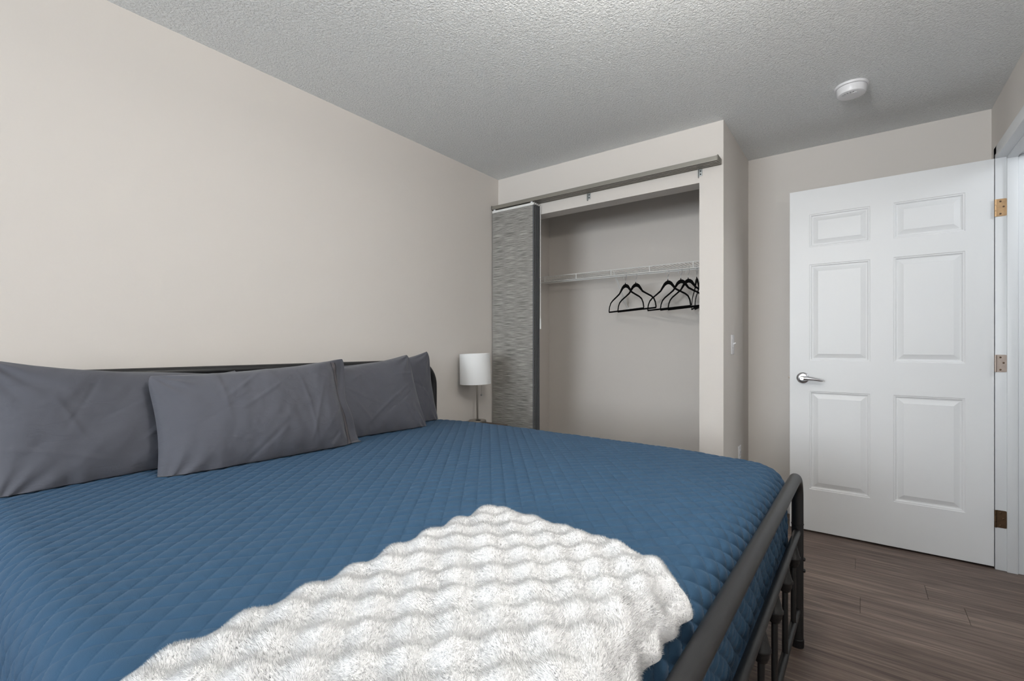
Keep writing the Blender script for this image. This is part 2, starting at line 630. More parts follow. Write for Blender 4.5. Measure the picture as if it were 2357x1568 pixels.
FB_Y0 = -1.90
sp = [-0.12 - 0.2075 * i for i in range(9)]
fb = end_frame('footboard', 0.0, FB_Y0, 0.0, 0.635, 0.085, 0.0195, [(0.425, 0.0125), (0.135, 0.0115)], sp, 0.370)
for yy in (0.0, FB_Y0):
    MB().lathe([(.0200, -.0016), (.0206, -.0012), (.0206, .0012), (.0200, .0016)], (0, yy, 0.452), 20).build('collar', M_DARK, fb)
    for zz in (0.325, 0.283):
        MB().lathe([(.007, 0), (.007, .004), (.0055, .007), (.002, .008)], (0.018, yy, zz), 12, 'x').build('bolt', M_METAL_BLACK, fb)
    MB().lathe([(.0212, 0), (.0218, .004), (.0218, .028), (.0200, .030)], (0, yy, 0), 20).build('foot_cap', M_BLACK_PL, fb)
HBX = -2.030
hb = end_frame('headboard', HBX, -1.93, 0.085, 1.006, 0.15, 0.0200, [(0.80, 0.0125), (0.42, 0.0125)], [-1.75 + 0.206 * i for i in range(9)], 0.735)
for yy in (-1.90, -0.03):
    MB().box(HBX + .02, -0.02, yy - .015, yy + .015, 0.245, 0.30).build('side_rail', M_METAL_BLACK, bed, bevel=0.002)
slm = MB().box(-.035, .035, -1.89, -.04, 0.29, 0.302).build('slat', M_METAL_BLACK, mesh_only=True)
for i in range(9):
    s = link('slat', slm, bed)
    s.location = (-0.18 - i * 0.21, 0, 0)
MB().tube([(-1.0, -.95, 0), (-1.0, -.95, .29)], .018, 14).build('leg', M_METAL_BLACK, bed)

# ------------------------------------------------------------------ mattress and coverlet
MX0, MX1, MY0, MY1 = -1.985, -0.030, -1.915, 0.035     # outer coverlet footprint in the bed's own axes
MCX, MCY = (MX0 + MX1) / 2, (MY0 + MY1) / 2
MA, MBH = (MX1 - MX0) / 2, (MY1 - MY0) / 2
RP = 0.13                # plan corner radius
RE = 0.075               # edge rounding
ZT = 0.692
CROWN_X, CROWN_Y = 0.020, 0.016


def crown(px, py):
    ax, ay = np.abs((px - MCX) / MA), np.abs((py - MCY) / MBH)
    return ZT - CROWN_X * ax ** 3 - CROWN_Y * ay ** 3


def drape(p, q, hem):
    """cloth coordinates p,q (metres from the centre) -> position and normal"""
    fx, fy = MA - RP, MBH - RP
    cx, cy = np.clip(p, -fx, fx), np.clip(q, -fy, fy)
    dx, dy = p - cx, q - cy
    rho = np.hypot(dx, dy)
    rs = np.maximum(rho, 1e-9)
    ux, uy = dx / rs, dy / rs
    flat = RP - RE
    s = np.clip(rho - flat, 0, RE * math.pi / 2)
    ang = s / RE
    down2 = np.maximum(rho - flat - RE * math.pi / 2, 0)
    out = np.minimum(rho, flat) + RE * np.sin(ang)
    dz = RE * (1 - np.cos(ang)) + down2
    X = MCX + cx + ux * out
    Y = MCY + cy + uy * out
    Z = crown(X, Y) - dz
    n = np.stack([ux * np.sin(ang), uy * np.sin(ang), np.cos(ang)], -1)
    n[..., 2] += 1e-6
    return X, Y, Z, n, down2


def grid_faces(nu, nv):
    i = np.arange(nu - 1)[:, None] * nv + np.arange(nv - 1)[None, :]
    return np.stack([i, i + nv, i + nv + 1, i + 1], -1).reshape(-1, 4)


def mesh_np(name, V, F, mat, uv=None, smooth=True):
    me = bpy.data.meshes.new(name)
    nf, k = F.shape
    me.vertices.add(len(V))
    me.vertices.foreach_set('co', V.astype(np.float32).ravel())
    me.loops.add(nf * k)
    me.loops.foreach_set('vertex_index', F.astype(np.int32).ravel())
    me.polygons.add(nf)
    me.polygons.foreach_set('loop_start', np.arange(0, nf * k, k, dtype=np.int32))
    if uv is not None:
        l = me.uv_layers.new(name='UVMap')
        l.data.foreach_set('uv', uv[F.ravel()].astype(np.float32).ravel())
    me.update(calc_edges=True)
    me.materials.append(mat)
    if smooth:
        me.shade_smooth()
    me.validate()
    return me


def vnoise(x, y, seed=0):
    """smooth value noise on numpy arrays"""
    r = np.random.RandomState(seed)
    g = r.rand(64, 64)
    xi, yi = np.floor(x).astype(int), np.floor(y).astype(int)
    fx, fy = x - xi, y - yi
    fx, fy = fx * fx * (3 - 2 * fx), fy * fy * (3 - 2 * fy)
    a = g[xi % 64, yi % 64]
    b = g[(xi + 1) % 64, yi % 64]
    c = g[xi % 64, (yi + 1) % 64]
    d = g[(xi + 1) % 64, (yi + 1) % 64]
    return (a * (1 - fx) + b * fx) * (1 - fy) + (c * (1 - fx) + d * fx) * fy - 0.5


def fbm(x, y, seed=0, oct=4):
    s = 0
    for o in range(oct):
        s = s + vnoise(x * 2 ** o + 3.1 * o, y * 2 ** o + 7.7 * o, seed + o) / 2 ** o
    return s


HEM = 0.36                     # cloth beyond the mattress edge
step = 0.0042
drop = 0.30
pu = np.arange(-MA - drop, MA + drop, step)
qu = np.arange(-MBH - drop, MBH + drop, step)
P, Q = np.meshgrid(pu, qu, indexing='ij')
X, Y, Z, NN, DN = drape(P, Q, HEM)
q1 = P / QX + Q / QY
q2 = Q / QY - P / QX
pf = np.abs(np.sin(math.pi * q1) * np.sin(math.pi * q2)) ** 0.6
edge = np.clip((np.hypot(np.maximum(np.abs(P) - (MA - 0.25), 0), 0) / 0.25), 0, 1)      # fuller towards the foot and head edges
amp = 0.0022 + 0.0030 * np.where(P > 0, edge, edge * 0.2) + 0.002 * np.clip(DN * 20, 0, 1)
GW = 0.075
gr = 1.0
for q_ in (q1, q2):
    d_ = np.abs(q_ - np.round(q_))
    gr = gr * (1 - np.exp(-(d_ / GW) ** 2))
disp = amp * pf + 0.0016 * gr
disp = disp + 0.004 * fbm(P * 3.2, Q * 3.2, 3) + 0.0016 * fbm(P * 22, Q * 9, 9, 2)
# the hanging part ripples a little
disp = disp + np.clip(DN * 4, 0, 1) * 0.010 * np.sin((P + Q) * 19 + 3 * vnoise(P * 4, Q * 4, 5)) * 0.5
V = np.stack([X, Y, Z], -1) + NN * disp[..., None]
# the foot of the coverlet presses against the footboard rail: keep it clear of the tube
V[..., 0] = np.minimum(V[..., 0], -0.0215)
V = V.reshape(-1, 3)
UV = np.stack([P, Q], -1).reshape(-1, 2)
F = grid_faces(len(pu), len(qu))
cov_me = mesh_np('coverlet', V, F, M_QUILT, UV)
cov = link('coverlet', cov_me)
cov.location, cov.rotation_euler = BED_LOC, (0, 0, BED_ROT)
tag(cov, 'blue diamond quilted coverlet spread over the bed mattress', 'coverlet')

mt = MB()
mt.box(MX0 + .03, MX1 - .03, MY0 + .03, MY1 - .03, 0.303, 0.62)
mo = mt.build('mattress', M_MATTRESS, None, bevel=0.06, segs=4)
mo.location, mo.rotation_euler = BED_LOC, (0, 0, BED_ROT)
tag(mo, 'thick white mattress hidden under the blue coverlet', 'mattress')


# ------------------------------------------------------------------ pillows
def pillow(name, label, wid, hgt, thick, loc, lean, yaw, roll, seed, cuff=0.0, corner=(0, 0, 0, 0), sag=0.13):
    """local axes: a along Y (width), b up the pillow, n towards the foot of the bed"""
    nu, nv = 165, 114
    a = np.linspace(-1, 1, nu)
    b = np.linspace(-1, 1, nv)
    A, B = np.meshgrid(a, b, indexing='ij')
    rng_ = np.random.RandomState(seed)
    verts, faces, uvs = [], [], []
    ca = 1 - np.abs(A) ** 2.4
    cb = 1 - np.abs(B) ** 2.4
    prof = np.clip(ca, 0, 1) ** 0.55 * np.clip(cb, 0, 1) ** 0.55
    if cuff:
        fl_ = 1 / (1 + np.exp(-(A - (1 - cuff * 1.25)) * 22))
        prof = prof * (1 - 0.72 * fl_)
    # outline: sides drawn in between the four ears
    WX = wid / 2 * A * (1 - 0.050 * (1 - B ** 2) * np.abs(A) ** 3)
    WB = hgt / 2 * B * (1 - np.where(B > 0, sag, 0.08) * (1 - A ** 4) * np.abs(B) ** 3)
    rc = 1 - 0.055 * np.abs(A * B) ** 7
    WX, WB = WX * rc, WB * rc
    ears = [(-1, -1), (1, -1), (-1, 1), (1, 1)]
    for (ea, eb), e in zip(ears, corner):
        wgt = np.exp(-(((A - ea) / .62) ** 2 + ((B - eb) / .55) ** 2))
        WX = WX + wgt * ea * abs(e) * 0.5
        WB = WB + wgt * e * (1 if eb > 0 else 1)
    ang = 0.6 + rng_.rand()
    ca_, sa_ = math.cos(ang), math.sin(ang)
    u, v = (WX * ca_ + WB * sa_), (-WX * sa_ + WB * ca_)
    wr = 0.014 * fbm(u * 4 + seed, v * 8, seed, 3) + 0.002 * fbm(u * 26, v * 34, seed + 7, 2)
    # a few pressed creases and soft folds
    for k_ in range(9):
        an_ = rng_.uniform(-0.9, 0.9) + (0 if k_ % 2 else 1.35)
        cu, cv = rng_.uniform(-.28, .28), rng_.uniform(-.16, .14)
        du_, dv_ = (WX - cu), (WB - cv)
        al_ = du_ * math.cos(an_) + dv_ * math.sin(an_)
        ac_ = -du_ * math.sin(an_) + dv_ * math.cos(an_) + 0.35 * al_ ** 2 * rng_.uniform(-1, 1)
        ln_ = rng_.uniform(.07, .16)
        wr = wr + rng_.uniform(.0016, .0036) * np.exp(-(ac_ / .0075) ** 2) * np.exp(-(al_ / ln_) ** 4) * (1 if k_ % 3 else -1)
    # gathers radiating out of the corners and the bottom seam
    for (ea, eb) in ears:
        r_ = np.hypot((A - ea) * wid / 2, (B - eb) * hgt / 2)
        th = np.arctan2((B - eb) * hgt, (A - ea) * wid)
        wr = wr + 0.0065 * np.sin(th * 15 + seed * ea + 2 * vnoise(A * 3, B * 3, seed + 2)) * np.exp(-(r_ / 0.13) ** 2) * np.clip(r_ / .05, 0, 1)
    wr = wr + 0.004 * np.sin(A * 24 + 5 * vnoise(A * 3, B * 2, seed + 5)) * np.exp(-((B + 0.92) / 0.28) ** 2)
    mask = np.clip(prof * 2.2, 0, 1)
    front = thick * 0.56 * prof + wr * mask
    back = -thick * 0.44 * prof + wr * 0.4 * mask
    if cuff:
        # the empty open end folds into a V
        k = np.exp(-((A - 0.93) / 0.10) ** 2)
        front = front + k * (0.020 * np.cos(B * 5.2) - 0.010)
        back = back + k * (0.020 * np.cos(B * 5.2) - 0.014)
        WX = WX - k * 0.030 * np.exp(-((B - 0.12) / 0.30) ** 2) * (A > 0.5)
    Vf = np.stack([front, WX, WB], -1).reshape(-1, 3)
    Vb = np.stack([back - 0.0005, WX, WB], -1).reshape(-1, 3)
    F1 = grid_faces(nu, nv)[:, ::1]
    n0 = len(Vf)
    F2 = grid_faces(nu, nv)[:, ::-1] + n0
    # rim
    rim = [i * nv for i in range(nu)] + [(nu - 1) * nv + j for j in range(1, nv)] + [i * nv + nv - 1 for i in range(nu - 2, -1, -1)] + [j for j in range(nv - 2, 0, -1)]
    rim = np.array(rim)
    nx = np.roll(rim, -1)
    F3 = np.stack([rim, rim + n0, nx + n0, nx], -1)
    Vall = np.concatenate([Vf, Vb])
    Fall = np.concatenate([F1[:, ::1], F2, F3])
    Mx = Matrix.Translation(loc) @ Matrix.Rotation(yaw, 4, 'Z') @ Matrix.Rotation(-lean, 4, 'Y') @ Matrix.Rotation(roll, 4, 'X')
    Mn = np.array(Mx)
    W = Vall @ Mn[:3, :3].T + Mn[:3, 3]
    # rest on the coverlet: what would sink is spread sideways and flattened
    bi = np.array(Matrix.Translation(BED_LOC) @ Matrix.Rotation(BED_ROT, 4, 'Z'))
    loc2 = (W - bi[:3, 3]) @ bi[:3, :3]
    zf = crown(loc2[:, 0], loc2[:, 1]) + 0.006
    sink = np.maximum(zf - W[:, 2], 0)
    W[:, 2] = np.where(sink > 0, zf + 0.0008 * (np.arange(len(W)) < n0), W[:, 2])
    # keep behind-the-headboard clear
    W[:, 0] = np.maximum(W[:, 0], -2.178)
    base = np.array(loc)
    base[2] = 0.69
    me = mesh_np(name, W - base, Fall, M_COTTON)
    o = link(name, me)
    o.location = base
    tag(o, label, 'pillow', 'grey pillows against the headboard')
    return o, (W - base)[:n0].reshape(nu, nv, 3), a


PB = 0.674
pil1, _, _ = pillow('pillow', 'leftmost of the four grey pillows, leaning on the headboard behind the middle one', 0.72, 0.44, 0.19, (-2.065, 0.540, 0.838), R(17), R(1), R(0), 11, corner=(-.01, 0, .040, -.03), sag=.17)
pil4, _, _ = pillow('pillow', 'grey pillow mostly hidden at the right end of the headboard, nearest the lamp', 0.70, 0.44, 0.16, (-2.090, 1.655, 0.846), R(13), R(-1), R(0), 23, corner=(0, -.02, -.03, .030), sag=.17)
pil3, _, _ = pillow('pillow', 'grey pillow second from the lamp, partly under the stitched cuff of its neighbour', 0.68, 0.42, 0.19, (-1.958, 1.405, 0.840), R(22), R(-5), R(2), 37, corner=(0, -.015, -.04, .030), sag=.13)
pil2, G2, a2 = pillow('pillow', 'grey pillow in the front middle with stitched cuff at its right end', 0.74, 0.42, 0.22, (-1.862, 0.905, 0.834), R(24), R(-6), R(1.5), 52, cuff=0.20, corner=(-.025, 0, .0, .030), sag=.10)


def strip_on(grid, ii, jj0, jj1, width, lift, name, mat, parent):
    """thin stitched band lying on the pillow's front, along its height"""
    vs, fs = [], []
    nv = grid.shape[1]
    js = list(range(jj0, jj1))
    for j in js:
        for s in (-width / 2, width / 2):
            f = ii + s
            i0 = int(math.floor(f))
            t = f - i0
            p = Vector(grid[i0, j]) * (1 - t) + Vector(grid[min(i0 + 1, grid.shape[0] - 1), j]) * t
            du = Vector(grid[min(i0 + 1, grid.shape[0] - 1), j]) - Vector(grid[max(i0 - 1, 0), j])
            dv = Vector(grid[i0, min(j + 1, nv - 1)]) - Vector(grid[i0, max(j - 1, 0)])
            n = du.cross(dv)
            n = n.normalized() if n.length > 1e-9 else Vector((1, 0, 0))
            if n.x < 0:
                n = -n
            vs.append(p + n * lift)
    for k in range(len(js) - 1):
        fs.append((2 * k, 2 * k + 1, 2 * k + 3, 2 * k + 2))
    return MB().add(vs, fs).build(name, mat, parent, smooth=60)


for ii, wd, mm in ((145.0, .8, M_STITCH_DK), (147.2, .8, M_STITCH_PINK), (149.0, .8, M_STITCH_PINK), (151.2, .9, M_STITCH_DK)):
    strip_on(G2, ii, 7, 109, wd, 0.0012, 'cuff_stitching', mm, pil2)

# ------------------------------------------------------------------ plush blanket folded on the foot of the bed
BX0, BX1, BY0, BY1 = -0.735, -0.226, 0.10, 0.902
nx_, ny_ = 190, 300
U, Vv = np.meshgrid(np.linspace(-1, 1, nx_), np.linspace(-1, 1, ny_), indexing='ij')
bw, bh = (BX1 - BX0) / 2, (BY1 - BY0) / 2
bx = (BX0 + BX1) / 2 + bw * U
by = (BY0 + BY1) / 2 + bh * Vv
# plan: rounded far corner at the foot side, slightly skewed edge
far = np.clip((Vv - 0.2) / 0.8, 0, 1) ** 2
by = by - 0.085 * np.clip((U - 0.15) / 0.85, 0, 1) ** 2 * far
bx = bx - 0.010 * (1 - far) * np.clip((U), 0, 1) ** 3


def bumps(x, y):
    s = 0.084
    return 0.5 + 0.5 * np.cos(2 * math.pi * x / s + 0.6) * np.cos(2 * math.pi * y / (s * 1.08) + 0.3)


xw = bx + 0.010 * fbm(bx * 5, by * 5, 41, 2)
yw = by + 0.010 * fbm(bx * 5, by * 5, 43, 2)
bp_ = bumps(xw, yw)
ed = np.minimum(1 - np.abs(U), 0) * 0
dE = np.minimum((1 - np.abs(U)) * bw, (1 - np.abs(Vv)) * bh)
rise = np.sqrt(np.clip(1 - (1 - np.clip(dE / 0.040, 0, 1)) ** 2, 0, 1))
bi = np.array(Matrix.Translation(BED_LOC) @ Matrix.Rotation(BED_ROT, 4, 'Z'))


def bed_surface(x, y):
    lx = (x - bi[0, 3]) * bi[0, 0] + (y - bi[1, 3]) * bi[1, 0]
    ly = (x - bi[0, 3]) * bi[0, 1] + (y - bi[1, 3]) * bi[1, 1]
    z = crown(lx, ly)
    d = np.maximum(lx - (MX1 - RE), 0)
    z = z - (RE - np.sqrt(np.maximum(RE ** 2 - np.minimum(d, RE * .72) ** 2, 0)))
    d = np.maximum((MY0 + RE) - ly, 0)
    z = z - (RE - np.sqrt(np.maximum(RE ** 2 - np.minimum(d, RE * .72) ** 2, 0)))
    return z


base_z = bed_surface(bx, by) + 0.011
topz = base_z + rise * (0.020 + 0.016 * bp_ + 0.010 * fbm(bx * 6, by * 6, 77, 2))
# scalloped rim where the bumps meet the edge
push = (1 - np.clip(dE / 0.03, 0, 1)) * (bp_ - 0.5) * 0.008
bx2 = bx + np.sign(U) * push * (np.abs(U) * bw > bw - 0.03)
bx2 = bx2 + np.clip((U - 0.72) / 0.28, 0, 1) ** 2 * (0.0045 * np.sin(by * 88 + 4 * vnoise(by * 9, bx * 3, 15)) + 0.016 * vnoise(by * 11, bx * 2, 25))
by2 = by + np.sign(Vv) * push * (np.abs(Vv) * bh > bh - 0.03)
top = np.stack([bx2, by2, topz], -1).reshape(-1, 3)
bot = np.stack([bx2, by2, base_z - 0.001], -1).reshape(-1, 3)
F1 = grid_faces(nx_, ny_)
n0 = len(top)
F2 = F1[:, ::-1] + n0
rim = np.array([i * ny_ for i in range(nx_)] + [(nx_ - 1) * ny_ + j for j in range(1, ny_)] + [i * ny_ + ny_ - 1 for i in range(nx_ - 2, -1, -1)] + [j for j in range(ny_ - 2, 0, -1)])
nxr = np.roll(rim, -1)
F3 = np.stack([rim, rim + n0, nxr + n0, nxr], -1)
org = np.array([BX1 - .25, .5, .69])
bl_me = mesh_np('plush_blanket', np.concatenate([top, bot]) - org, np.concatenate([F1, F2, F3]), M_FLEECE)
blanket = link('plush_blanket', bl_me)
blanket.location = org
tag(blanket, 'folded white plush blanket with bubble texture on the foot of the bed', 'blanket')

# its pile: short strands standing on the upper side
rs_ = np.random.RandomState(8)
NS = 420000
q = top[F1]
ar = np.linalg.norm(np.cross(q[:, 2] - q[:, 0], q[:, 3] - q[:, 1]), axis=1) + 2e-7
fi = rs_.choice(len(F1), NS, p=ar / ar.sum())
q = q[fi]
s_, t_ = rs_.rand(NS, 1), rs_.rand(NS, 1)
pt = (q[:, 0] * (1 - s_) + q[:, 1] * s_) * (1 - t_) + (q[:, 3] * (1 - s_) + q[:, 2] * s_) * t_
nrm = np.cross(q[:, 1] - q[:, 0], q[:, 3] - q[:, 0])
nrm /= np.maximum(np.linalg.norm(nrm, axis=1, keepdims=True), 1e-9)
comb = np.stack([0.5 * fbm(pt[:, 0] * 14, pt[:, 1] * 14, 61, 2), 0.5 * fbm(pt[:, 0] * 14, pt[:, 1] * 14, 67, 2) - 0.10, np.zeros(NS)], -1) * 2.2
dirv = nrm * 0.70 + comb * 1.3 + rs_.normal(0, 0.20, (NS, 3))
dirv /= np.linalg.norm(dirv, axis=1, keepdims=True)
ln = 0.0055 * (0.7 + 0.6 * rs_.rand(NS, 1))
side = np.cross(dirv, rs_.normal(0, 1, (NS, 3)))
side /= np.maximum(np.linalg.norm(side, axis=1, keepdims=True), 1e-9)
wd = 0.00026
v0 = pt - side * wd - nrm * 0.001
v1 = pt + side * wd - nrm * 0.001
v2 = pt + dirv * ln
VV = np.stack([v0, v1, v2], 1).reshape(-1, 3) - org
FF = np.arange(NS * 3).reshape(-1, 3)
pile_me = mesh_np('pile', VV, FF, M_PILE, smooth=True)
pile_me.normals_split_custom_set_from_vertices(np.repeat(nrm, 3, axis=0))
pile = link('pile', pile_me, blanket)
tag(pile, 'short white plush pile', None, None, 'stuff')

# ------------------------------------------------------------------ six panel door
DXL, DXR, DYF = -0.345, 0.536, 3.310
DZ0, DZ1, DT = 0.012, 2.045, 0.035
door = thing('panel_door', 'white six panel bedroom door standing open against the nook', 'door', (DXR, DYF, 0))


def W2L(x):
    return x - DXR


pxs = [(-0.244, 0.045), (0.146, 0.432)]
pzs = [(0.258, 0.843), (1.022, 1.598), (1.700, 1.897)]
xs = [DXL, pxs[0][0], pxs[0][1], pxs[1][0], pxs[1][1], DXR]
zs = [DZ0] + [v for p in pzs for v in p] + [DZ1]
b = MB()
for side_, yy in ((0, 0.0), (1, DT)):
    for i in range(len(xs) - 1):
        for j in range(len(zs) - 1):
            if i in (1, 3) and j in (1, 3, 5):
                continue
            x0, x1, z0, z1 = W2L(xs[i]), W2L(xs[i + 1]), zs[j], zs[j + 1]
            q = [(x0, yy, z0), (x1, yy, z0), (x1, yy, z1), (x0, yy, z1)]
            b.add(q, [(0, 1, 2, 3) if side_ == 0 else (3, 2, 1, 0)])
x0, x1 = W2L(DXL), W2L(DXR)
b.add([(x0, 0, DZ0), (x0, DT, DZ0), (x0, DT, DZ1), (x0, 0, DZ1)], [(3, 2, 1, 0)])
b.add([(x1, 0, DZ0), (x1, DT, DZ0), (x1, DT, DZ1), (x1, 0, DZ1)], [(0, 1, 2, 3)])
b.add([(x0, 0, DZ0), (x1, 0, DZ0), (x1, DT, DZ0), (x0, DT, DZ0)], [(3, 2, 1, 0)])
b.add([(x0, 0, DZ1), (x1, 0, DZ1), (x1, DT, DZ1), (x0, DT, DZ1)], [(0, 1, 2, 3)])
b.build('door_slab', M_WHITE, door, smooth=0)
PROF = [(0, 0), (.003, .0025), (.008, .0030), (.010, .0055), (.014, .0085), (.019, .0090), (.042, .0025), (.043, .0018)]
for (xa, xb) in pxs:
    for (za, zb) in pzs:
        b = MB()
        for side_ in (0, 1):
            vs, fs = [], []
            for off, dep in PROF:
                yy = dep if side_ == 0 else DT - dep
                vs += [(W2L(xa) + off, yy, za + off), (W2L(xb) - off, yy, za + off), (W2L(xb) - off, yy, zb - off), (W2L(xa) + off, yy, zb - off)]
            for k in range(len(PROF) - 1):
                for c_ in range(4):
                    f = (4 * k + c_, 4 * k + (c_ + 1) % 4, 4 * k + 4 + (c_ + 1) % 4, 4 * k + 4 + c_)
                    fs.append(f if side_ == 0 else f[::-1])
            k = 4 * (len(PROF) - 1)
            fs.append((k, k + 1, k + 2, k + 3) if side_ == 0 else (k + 3, k + 2, k + 1, k))
            b.add(vs, fs)
        b.build('door_panel', M_WHITE, door, smooth=20)
# lever handle
hx, hz = W2L(-0.277), 0.920
lev = MB().lathe([(.033, 0), (.033, -.004), (.030, -.008), (.024, -.011), (.016, -.012)], (hx, 0, hz), 36, 'y').build('lever_handle', M_NICKEL, door)
lev['label'] = 'satin silver lever handle'
MB().tube([(hx, -.008, hz), (hx, -.050, hz)], .0125, 20).build('lever_neck', M_NICKEL, lev)
pts = [(hx - .006, -.050, hz), (hx + .02, -.053, hz), (hx + .06, -.052, hz - .003), (hx + .095, -.050, hz - .010), (hx + .103, -.049, hz - .011)]
MB().tube(pts, [.0155, .0135, .0100, .0080, .0045], 18, flat=0.9).build('lever_arm', M_NICKEL, lev, smooth=60)
MB().lathe([(.0125, -.058), (.0125, -.066), (.0105, -.068)], (hx, 0, hz), 24, 'y').build('lock_collar', M_NICKEL_DK, lev)
MB().lathe([(.0075, -.066), (.0075, -.0695)], (hx, 0, hz), 20, 'y').build('lock_cylinder', M_NICKEL, lev)
MB().box(hx - .001, hx + .001, -.0702, -.069, hz - .004, hz + .004).build('keyhole', M_DARK, lev)
lt = MB().box(W2L(DXL) - .009, W2L(DXL), .011, .024, hz - .006, hz + .006).build('latch', M_BRASS_PALE, door, bevel=0.002)

# hinges: leaf on the jamb with screws, knuckle
for zc, mm, sc in ((1.797, M_BRASS, 1), (1.025, M_BRASS_PALE, 1), (0.254, M_BRONZE, 0)):
    hg = MB()
    hx0 = W2L(JX0) + 0.002
    hx1 = W2L(JX0) + 0.041
    yj = DY1 - 0.018 - DYF
    ring = []
    r_ = 0.006
    for cx_, cz_, a0 in ((hx1 - r_, zc - .043 + r_, -90), (hx1 - r_, zc + .043 - r_, 0)):
        for k in range(5):
            an = R(a0 + 90 * k / 4)
            ring.append((cx_ + r_ * math.cos(an), cz_ + r_ * math.sin(an)))
    ring = [(hx0, zc - .043)] + ring + [(hx0, zc + .043)]
    n_ = len(ring)
    vs = [(x_, yj - .0022, z_) for x_, z_ in ring] + [(x_, yj, z_) for x_, z_ in ring]
    fs = [tuple(range(n_)), tuple(reversed(range(n_, 2 * n_)))] + [(i, (i + 1) % n_ + 0, (i + 1) % n_ + n_, i + n_)[::-1] for i in range(n_)]
    hg.add(vs, fs)
    hgo = hg.build('hinge', mm, door)
    hgo['label'] = {M_BRASS: 'golden brass hinge', M_BRASS_PALE: 'pale brass hinge', M_BRONZE: 'dark bronze hinge'}[mm]
    for k in range(3):
        z0 = zc - .043 + k * .0287
        MB().lathe([(.0045, 0), (.0045, .0275)], (hx0 - .001, yj - .004, z0), 12).build('knuckle', mm, hgo)
    for sx_, sz_ in ((.016, .030), (.027, .003), (.016, -.031)):
        MB().lathe([(.0042, 0), (.0042, -.0010), (.0030, -.0016)], (hx0 + sx_, yj - .0022, zc + sz_), 14, 'y').build('screw', M_SCREW if sc else M_BRONZE, hgo)

# ------------------------------------------------------------------ closet: panel track, sliding panels
track = thing('panel_track', 'champagne metal sliding panel track above the closet opening', 'curtain track', (-1.44, YC, 2.145))
TX0, TX1 = -2.250 + 1.44, -0.636 + 1.44
TY0, TY1 = -0.092, -0.004
t = MB()
prof = [(TY0, 0.0), (TY0, 0.026), (TY0 + .012, 0.031), (TY1, 0.031), (TY1, 0.0)]
NG = 4
gw = (TY1 - TY0) / NG
low = []
for g in range(NG):
    ya = TY1 - g * gw
    low += [(ya - .006, 0.0), (ya - .006, 0.012), (ya - gw + .006, 0.012), (ya - gw + .006, 0.0)]
prof = prof + low
n_ = len(prof)
vs = [(TX0, y_, z_) for y_, z_ in prof] + [(TX1, y_, z_) for y_, z_ in prof]
fs = [(i, (i + 1) % n_, (i + 1) % n_ + n_, i + n_) for i in range(n_)]
t.add(vs, fs)
t.build('track_rail', M_ALU, track, smooth=0)
e = MB()
for xx in (TX0, TX1):
    e.box(xx - .002, xx + .002, TY0, TY1, 0.0, 0.031)
    e.build('end_cap', M_ALU, track)
    e = MB()
bm_ = MB().box(-.010, .010, -.004, 0, -.040, .000).box(-.012, -.009, -.016, 0, -.050, 0).build('track_bracket', M_ZINC, bevel=0.001, mesh_only=True)
hm_ = MB().lathe([(.004, 0), (.004, -.0012)], (0, 0, 0), 12, 'y').build('screw_hole', M_DARK, mesh_only=True)
for xx in (-1.472, -0.750):
    bo = link('track_bracket', bm_, track)
    bo.location = (xx + 1.44, TY1 + .004, 0)
    for zz in (-.012, -.030):
        s = link('screw_hole', hm_, bo)
        s.location = (0.001, -.0042, zz)

panel_lab = ['grey woven sliding closet panel, front one hanging at the closet left', 'dark edged sliding panel stacked second behind the front grey panel',
             'dark edged sliding panel stacked third, nearest but one to the wall', 'rearmost stacked sliding panel by the closet opening']
for k in range(4):
    yy = YC + TY0 + gw * (k + .5)
    px0, px1 = -2.248, -1.868 + (0.002 if k else 0)
    th_ = 0.0035 if k == 0 else 0.006
    po = thing('closet_panel', panel_lab[k], 'panel blind', (px0, yy, 0.03), 0, 'sliding closet panels')
    zt = 2.125
    MB().box(0, px1 - px0 - .010, -th_ / 2, th_ / 2, 0, zt - .03).build('fabric', M_PANEL, po)
    ed_ = MB().box(px1 - px0 - .010, px1 - px0, -th_ / 2 - .001, th_ / 2 + .001, 0, zt - .03).build('side_hem', M_PANEL_EDGE, po)
    MB().box(0, px1 - px0, -.004, .004, zt - .034, zt - .018).build('carrier', M_WIRE, po)
    for xx in (.02, px1 - px0 - .02):
        MB().box(xx - .008, xx + .008, -.003, .003, zt - .018, zt - .006).build('glider', M_PLASTIC, po)
# draw wand
wand = thing('draw_wand', 'thin white draw wand hanging beside the stacked closet panels', 'wand', (-1.857, YC + TY1 - .010, 0))
MB().tube([(0, 0, 2.125), (0, 0, 1.30)], .0022, 10).build('rod', M_WIRE, wand)
MB().tube([(0, 0, 1.31), (0, 0, 1.235)], [.0048, .0055], 14).build('grip', M_WIRE, wand)

